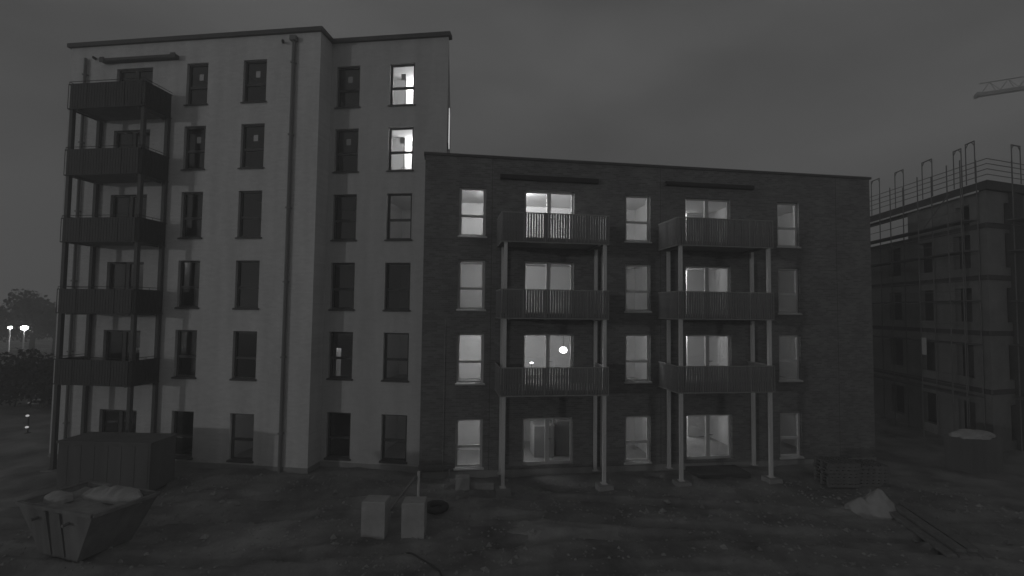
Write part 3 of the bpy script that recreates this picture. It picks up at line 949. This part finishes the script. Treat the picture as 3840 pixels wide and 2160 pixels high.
hd = thing('hedge', 'low dark hedge in front of the street lamps at far left', 'hedge', (-31.0, 31.0, 0))
hm, _ = leaves(0.8, 0, 1.6, 5.0, 1.5, 2.0, 5200, 0.16, 21, 34)
hm.build('foliage', M['leaf'], hd)
hs = MB()
for k in range(14): hs.tube((-4 + k * 0.7, 0.3 * math.sin(k * 2.1), -0.3), (-4 + k * 0.7 + 0.2, 0.4 * math.cos(k), 2.0), 0.05, 0.02, 6)
hs.build('stem', M['bark'], hd)


def street_lamp(x, y, h, r, label, light):
    o = thing('street_lamp', label, 'street lamp', (x, y, 0))
    t = MB(); t.tube((0, 0, -0.2), (0, 0, h - 0.12), 0.075, 0.05, 8); t.tube((0, 0, -0.05), (0, 0, 0.5), 0.11, 0.11, 8)
    t.build('pole', M['post_pale'], o)
    blob(10, r, (1.0, 1.0, 0.72)).build('lamp_head', M['street_lamp'], o, True, (0, 0, h))
    t = MB(); t.tube((0, 0, h + r * 0.66), (0, 0, h + r * 0.85), r * 0.5, r * 0.1, 12); t.build('cap', M['frame_dark'], o)
    l = bpy.data.lights.new('lamp_light', 'POINT'); l.energy = light; l.shadow_soft_size = 0.3
    lo = link(bpy.data.objects.new('lamp_light', l), o); lo.location = (0, 0, h - r - 0.05)
    return o


street_lamp(-45.4, 44.9, 4.3, 0.27, 'brightest post-top street lamp with its pale pole at far left', 14)
street_lamp(-47.15, 45.3, 4.3, 0.16, 'smaller lit street lamp left of the brightest one', 8)
dl = street_lamp(-71.0, 71.7, 4.3, 0.13, 'faint distant street lamp low among the dark trees', 4)

# low pale wall left of the hedge
o = MB().box(-38.0, -33.2, 33.0, 33.25, -0.3, 2.75).build('garden_wall', M['plinth'])
tag(o, 'short pale wall behind the hedge at the left edge', 'wall')

# ------------------------------------------------------------------ two marker lamps on a post
if True:
    ml = thing('marker_light', 'short post with two small bright lamps one above the other, far left', 'marker light', (-24.36, 24.5, 0))
    t = MB(); t.tube((0, 0.06, -0.2), (0, 0.06, 0.98), 0.035, n=8); t.tube((0, 0.06, -0.02), (0, 0.06, 0.04), 0.14, 0.12, 10); t.build('post', M['frame_dark'], ml)
    for z in (0.32, 0.89): blob(8, 0.065, (1.25, 1, 0.8)).build('lamp', M['marker'], ml, True, (0, 0, z))

# pale irregular patch lying on the mud
rnd = random.Random(4)
sp = MB(); n1, n2 = 34, 14
for j in range(n2 + 1):
    for i in range(n1):
        t = 2 * math.pi * i / n1; r = j / n2
        k = 1 + 0.18 * math.sin(2 * t + 1) + 0.45 * noise.noise(Vector((2.2 * math.cos(t), 2.2 * math.sin(t), 4.0))) + 0.25 * noise.noise(Vector((6 * math.cos(t), 6 * math.sin(t), 9.0)))
        x = 1.75 + 1.55 * r * k * math.cos(t); y = 14.55 + 0.72 * r * k * math.sin(t)
        sp.v.append((x, y, gz(x, y) + 0.055 * (1 - r ** 2) + 0.03 * noise.noise(Vector((x * 3, y * 3, 0))) - 0.012 * r))
for j in range(n2):
    for i in range(n1):
        a = j * n1 + i; b = j * n1 + (i + 1) % n1
        sp.f.append((a, b, b + n1, a + n1))
o = sp.build('pale_patch', M['pale_grey'], None, True); o['kind'] = 'structure'

# stones and clods scattered on the mud
rb = MB(); rnd = random.Random(9)
for k in range(3500):
    x, y = rnd.uniform(-14, 17), rnd.uniform(10.5, 19.0)
    s = rnd.uniform(0.02, 0.06) * (2.2 if rnd.random() < 0.06 else 1)
    z = gz(x, y); i = len(rb.v); rot = rnd.uniform(0, 6.28)
    for (a, b, c) in ((1, 0, 0), (0, 1, 0), (-1, 0, 0), (0, -1, 0), (0, 0, 1), (0, 0, -1)):
        u = a * math.cos(rot) - b * math.sin(rot); v = a * math.sin(rot) + b * math.cos(rot)
        f = rnd.uniform(0.7, 1.3)
        rb.v.append((x + u * s * f, y + v * s * f, z + c * s * 0.7 * f))
    for t in ((0, 1, 4), (1, 2, 4), (2, 3, 4), (3, 0, 4), (1, 0, 5), (2, 1, 5), (3, 2, 5), (0, 3, 5)):
        rb.f.append(tuple(i + q for q in t))
o = rb.build('rubble', M['stone']); tag(o, 'small stones and clods scattered over the muddy ground', 'rubble', kind='stuff')

# ------------------------------------------------------------------ skip and storage box, lower left
N_, L_, R_, F_ = Vector((-10.2, 12.0)), Vector((-12.8, 12.75)), Vector((-9.68, 13.5)), Vector((-12.28, 14.25))
skz = 1.32
ctr = (N_ + L_ + R_ + F_) / 4
sk = thing('skip', 'tapered steel waste skip heaped with pale sheeting in the lower left', 'skip', (ctr.x, ctr.y, 0))


def sp2(u, v, z):  # u along the long side (N->L), v along N->R, both 0..1
    q = N_ + (L_ - N_) * u + (R_ - N_) * v - ctr
    return Vector((q.x, q.y, z))


m = MB()
out_t = [sp2(0, 0, skz), sp2(1, 0, skz), sp2(1, 1, skz), sp2(0, 1, skz)]
out_b = [sp2(0.26, 0.10, 0.06), sp2(0.74, 0.10, 0.06), sp2(0.74, 0.90, 0.06), sp2(0.26, 0.90, 0.06)]
in_t = [sp2(0.03, 0.05, skz), sp2(0.97, 0.05, skz), sp2(0.97, 0.95, skz), sp2(0.03, 0.95, skz)]
in_b = [sp2(0.28, 0.14, 0.12), sp2(0.72, 0.14, 0.12), sp2(0.72, 0.86, 0.12), sp2(0.28, 0.86, 0.12)]
m.v = [tuple(v) for v in out_t + out_b + in_t + in_b]
for k in range(4):
    j = (k + 1) % 4
    m.f += [(k, j, 4 + j, 4 + k), (8 + j, 8 + k, 12 + k, 12 + j), (j, k, 8 + k, 8 + j)]
m.f += [(4, 5, 6, 7), (15, 14, 13, 12)]
m.build('body', M['steel_skip'], sk)
m = MB()
for k in range(4):
    a, b = out_t[k], out_t[(k + 1) % 4]
    m.bar(a + Vector((0, 0, 0.012)), b + Vector((0, 0, 0.012)), 0.09, 0.08)
m.build('rim', M['steel_skip'], sk)
for (u, v) in ((0.42, -0.02), (0.60, -0.02), (0.42, 1.02), (0.60, 1.02)):
    a = sp2(u, 0.09 if v < .5 else 0.91, 0.1); b = sp2(u, v, skz - 0.05)
    m = MB(); m.bar(a + (b - a) * 0.02, b, 0.07, 0.05); m.build('rib', M['steel_skip'], sk)
for (u, v) in ((0.30, 0.0), (0.72, 0.0)):
    m = MB(); q = sp2(u, v, skz - 0.28) + Vector((-0.02, -0.06, 0)); m.tube(q + Vector((0, 0.08, 0)), q + Vector((-0.03, -0.06, 0)), 0.04, n=10); m.build('lifting_lug', M['steel_skip'], sk)


def heap_mesh(cx, cy, rx, ry, h, seed, zf=None, nr=12, na=28, peaks=None, rough=0.12):
    m = MB(); rnd = random.Random(seed); off = Vector((rnd.uniform(0, 50), rnd.uniform(0, 50), 0))
    for j in range(nr + 1):
        for i in range(na):
            t = 2 * math.pi * i / na; r = j / nr
            x = rx * r * math.cos(t) * (1 + 0.12 * math.sin(2 * t + seed)); y = ry * r * math.sin(t) * (1 + 0.1 * math.sin(3 * t + seed))
            z = h * (1 - r) ** 0.9 if peaks is None else 0
            if peaks:
                z = max(ph * max(0, 1 - math.hypot((x - px) / pw, (y - py) / pw2)) ** 0.9 for (px, py, pw, pw2, ph) in peaks)
            z += rough * h * (noise.noise(Vector((x * 2.2, y * 2.2, 0)) + off) + 0.4 * noise.noise(Vector((x * 7, y * 7, 0)) + off)) * (1 - r * 0.6)
            if r == 1: z = -0.10
            base = (zf(cx + x, cy + y) if zf else 0)
            m.v.append((x, y, z + base))
    for j in range(nr):
        for i in range(na):
            a = j * na + i; b = j * na + (i + 1) % na
            m.f.append((a, b, b + na, a + na))
    return m


def crumple(rx, ry, h, seed, n=34):
    m = MB(); off = Vector((seed * 7.3, seed * 3.1, 0))
    for j in range(n + 1):
        for i in range(n + 1):
            u, v = 2 * i / n - 1, 2 * j / n - 1
            e = 1 + 0.25 * noise.noise(Vector((u * 1.5, v * 1.5, seed)))
            x, y = rx * u * e * math.sqrt(1 - v * v * 0.45), ry * v * e * math.sqrt(1 - u * u * 0.45)
            p = Vector((x, y, 0))
            r = 1 - abs(noise.noise(Vector((x * 2.6 + y * 1.1, y * 1.0 - x * 0.5, 0)) + off)) * 1.5
            z = h * max(0, 1 - (u * u + v * v) * 0.62) * (0.55 + 0.45 * r) + 0.02 * (1 - abs(noise.noise(Vector((x * 6 + y * 3, y * 2, 1)) + off)) * 2)
            if max(abs(u), abs(v)) > 0.97: z = -0.05
            m.v.append((x, y, z))
    for j in range(n):
        for i in range(n):
            a = j * (n + 1) + i; m.f.append((a, a + 1, a + n + 2, a + n + 1))
    return m


# debris in the skip
m = MB(); nu, nv = 22, 12
for j in range(nv + 1):
    for i in range(nu + 1):
        u, v = 0.04 + 0.92 * i / nu, 0.06 + 0.88 * j / nv
        q = sp2(u, v, 0)
        z = skz - 0.10 + 0.16 * noise.noise(Vector((u * 6, v * 4, 3.0))) * (1 if 0 < i < nu and 0 < j < nv else 0.1)
        m.v.append((q.x, q.y, z))
for j in range(nv):
    for i in range(nu):
        a = j * (nu + 1) + i; m.f.append((a, a + 1, a + nu + 2, a + nu + 1))
m.build('debris', M['stone'], sk, True)
for (u, v, rx, ry, h, rot, lab) in ((0.42, 0.76, 1.05, 0.36, 0.22, 2.86, 'long crumpled pale sheet heaped along the back of the skip'),
                                    (0.86, 0.40, 0.50, 0.26, 0.14, 2.6, 'small bright crumpled sheet on the left end of the skip')):
    q = sp2(u, v, skz - 0.06)
    hm = crumple(rx, ry, h, 5 + rx)
    o = hm.build('plastic_sheet', M['sheet_pale'], None, False, (ctr.x + q.x, ctr.y + q.y, skz - 0.04)); o.rotation_euler = (0, 0, rot)
    tag(o, lab, 'sheet')

sb = thing('storage_container', 'dark closed site storage container behind the waste skip', 'container', (-14.05, 17.5, 0), R(-2))
MB().box(-1.65, 1.65, -0.6, 0.6, 0.10, 1.70).build('body', M['container'], sb)
MB().box(-1.70, 1.70, -0.65, 0.65, 1.701, 1.77).build('lid', M['container'], sb)
m = MB()
for k in range(7): m.box(-1.55 + k * 0.48, -1.30 + k * 0.48, -0.61, -0.601, 0.2, 1.62)
m.build('rib', M['container'], sb)
m = MB()
for x in (-1.3, 1.3): m.box(x - 0.12, x + 0.12, -0.55, 0.55, -0.15, 0.099)
m.build('skid', M['wood_dark'], sb)

# ------------------------------------------------------------------ blocks, prop, barrier in front of the join of the buildings


def block(x, y, w, d, h, label, m, name='concrete_block', rz=0.0, cat='concrete block', group=None):
    g = 0.025
    b = MB()
    b.hexa([(-w / 2, -d / 2, -0.15), (w / 2, -d / 2, -0.15), (w / 2, d / 2, -0.15), (-w / 2, d / 2, -0.15),
            (-w / 2, -d / 2, h - g), (w / 2, -d / 2, h - g), (w / 2, d / 2, h - g), (-w / 2, d / 2, h - g)])
    b.hexa([(-w / 2, -d / 2, h - g + .0005), (w / 2, -d / 2, h - g + .0005), (w / 2, d / 2, h - g + .0005), (-w / 2, d / 2, h - g + .0005),
            (-w / 2 + g, -d / 2 + g, h), (w / 2 - g, -d / 2 + g, h), (w / 2 - g, d / 2 - g, h), (-w / 2 + g, d / 2 - g, h)])
    o = b.build(name, m, None, loc=(x, y, gz(x, y)))
    o.rotation_euler = (0, 0, rz)
    return tag(o, label, cat, group)


block(-3.87, 14.25, 0.68, 0.55, 0.97, 'left one of two tall pale concrete blocks on the mud', M['concrete'], rz=R(-3))
block(-2.76, 14.27, 0.65, 0.55, 0.97, 'right one of two tall pale concrete blocks, below the slim pole', M['concrete'], rz=R(2))
block(-1.70, 17.65, 0.50, 0.4, 0.46, 'small pale block on the ground near the left footing', M['concrete'], rz=R(5))
block(-1.0, 17.75, 0.85, 0.3, 0.26, 'low long kerb stone beside the small pale block', M['stone'], name='kerb_stone', rz=R(4), cat='kerb stone')
o = MB().tube((0, 0, -0.3), (0.0, 0, 1.12), 0.045, n=10).build('marker_pole', M['post_pale'], None, loc=(-3.02, 16.2, 0))
tag(o, 'slim pale pole standing behind the right concrete block', 'pole')
o = MB().bar((-3.85, 15.75, 0.03), (-3.10, 16.16, 0.98), 0.12, 0.03).build('plank', M['wood'])
tag(o, 'loose plank leaning against the slim pole', 'plank')
bt = thing('barrier', 'low dark trestle barrier at the foot of the wall where the blocks meet', 'barrier', (-2.85, 18.55, 0), R(4))
MB().box(-0.62, 0.62, -0.02, 0.02, 0.42, 0.58).build('rail', M['wood_dark'], bt)
for x in (-0.55, 0.55):
    m = MB(); m.bar((x, -0.28, -0.1), (x, -0.02, 0.42), 0.06, 0.05); m.bar((x, 0.28, -0.1), (x, 0.02, 0.42), 0.06, 0.05); m.build('leg', M['wood_dark'], bt)
# tyre lying on the ground
m = MB(); nA, nB = 28, 10
for i in range(nA):
    t = 2 * math.pi * i / nA
    for j in range(nB):
        u = 2 * math.pi * j / nB
        r = 0.30 + 0.11 * math.cos(u); m.v.append((r * math.cos(t), r * math.sin(t), 0.10 + 0.10 * math.sin(u)))
for i in range(nA):
    for j in range(nB):
        a, b = i * nB, ((i + 1) % nA) * nB; jj = (j + 1) % nB
        m.f.append((a + j, b + j, b + jj, a + jj))
o = m.build('tyre', M['rubber'], None, True, (-2.38, 15.95, gz(-2.38, 15.95) - 0.01)); tag(o, 'dark round tyre lying flat right of the concrete blocks', 'tyre')
# hose trailing to the bottom edge
m = MB(); pts = []
for k in range(26):
    s = k / 25
    x = -3.2 + 2.0 * s + 0.25 * math.sin(3.2 * s); y = 13.2 - 2.0 * s ** 1.4
    pts.append(Vector((x, y, gz(x, y) + 0.02)))
for a, b in zip(pts, pts[1:]): m.tube(a, b, 0.022, n=6)
o = m.build('hose', M['rubber']); tag(o, 'thin dark hose trailing over the mud to the bottom edge', 'hose')

# ------------------------------------------------------------------ right foreground: heap, planks, pallets, covered stack
hp = [(0.12, 0.0, 0.62, 0.7, 0.80), (-0.42, 0.05, 0.55, 0.5, 0.40), (0.42, 0.05, 0.42, 0.45, 0.36)]
o = heap_mesh(12.22, 16.35, 0.86, 0.72, 0.8, 2, gz, 26, 56, peaks=hp, rough=0.16).build('sand_heap', M['sand'], None, True, (12.22, 16.35, 0))
tag(o, 'pale pointed heap of sand on the right side of the site', 'heap')

ps = thing('plank_stack', 'long planks stacked on the mud running from the pale heap to the corner', 'planks', (12.6, 14.7, 0), R(78))
k = 0
for (y, z, l, dy) in ((-0.42, 0.05, 3.4, 0), (-0.14, 0.05, 3.6, .1), (0.14, 0.055, 3.3, -.1), (0.42, 0.05, 3.5, 0.05), (-0.2, 0.145, 3.2, 0.15), (0.12, 0.15, 3.0, -.05)):
    MB().box(-l / 2 + dy, l / 2 + dy, y - 0.125, y + 0.125, z, z + 0.085).build('plank', M['wood'], ps)
for x in (-1.2, 1.2):
    MB().box(x - 0.05, x + 0.05, -0.5, 0.5, -0.16, 0.048).build('bearer', M['wood_dark'], ps)

pal = MB()
for y in (-0.38, 0, 0.38): pal.box(-0.6, 0.6, y - 0.05, y + 0.05, 0.0, 0.10)
for k in range(6): x = -0.54 + k * 0.216; pal.box(x - 0.06, x + 0.06, -0.43, 0.43, 0.101, 0.125)
pme = pal.mesh('pallet', M['wood_dark'])
for st, (bx, by, nP) in enumerate(((12.55, 18.75, 7), (13.75, 18.85, 6))):
    for k in range(nP):
        o = inst('pallet', pme, None, (bx + random.uniform(-.03, .03), by + random.uniform(-.03, .03), 0.02 + k * 0.1265), R(random.uniform(-3, 3)))
        o['category'] = 'pallet'
        o['group'] = 'wooden pallets stacked behind the pale heap'
        side = 'left' if st == 0 else 'right'
        if k == nP - 1: o['label'] = 'topmost wooden pallet of the %s stack behind the pale heap' % side
        elif k == 0: o['label'] = 'bottom wooden pallet of the %s stack behind the pale heap' % side
        else: o['label'] = '%s wooden pallet from the bottom of the %s stack behind the pale heap' % (['', 'second', 'third', 'fourth', 'fifth', 'sixth'][k], side)

cs = thing('covered_stack', 'stack of material under a pale sheet below the scaffold at right', 'covered stack', (19.6, 20.6, 0), R(12))
MB().box(-0.85, 0.85, -0.5, 0.5, -0.1, 1.42).build('load', M['container'], cs)
crumple(0.88, 0.52, 0.24, 7).build('sheet', M['sheet_pale'], cs, False, (0, 0, 1.45))

# ------------------------------------------------------------------ damp night air
hz = MB().box(-150, 150, -70, 190, -1.6, 46).build('haze', M['concrete'])
hz['kind'] = 'stuff'
hz['label'] = 'thin damp night haze over the whole site'
hm_ = bpy.data.materials.new('haze_air'); hm_.use_nodes = True
hn = hm_.node_tree
for n in list(hn.nodes): hn.nodes.remove(n)
ho = hn.nodes.new('ShaderNodeOutputMaterial'); hv = hn.nodes.new('ShaderNodeVolumePrincipled')
hv.inputs['Color'].default_value = (0.98, 0.98, 0.98, 1)
hv.inputs['Density'].default_value = 0.0065
hv.inputs['Anisotropy'].default_value = 0.2
hn.links.new(hv.outputs[0], ho.inputs['Volume'])
hz.data.materials.clear(); hz.data.materials.append(hm_)
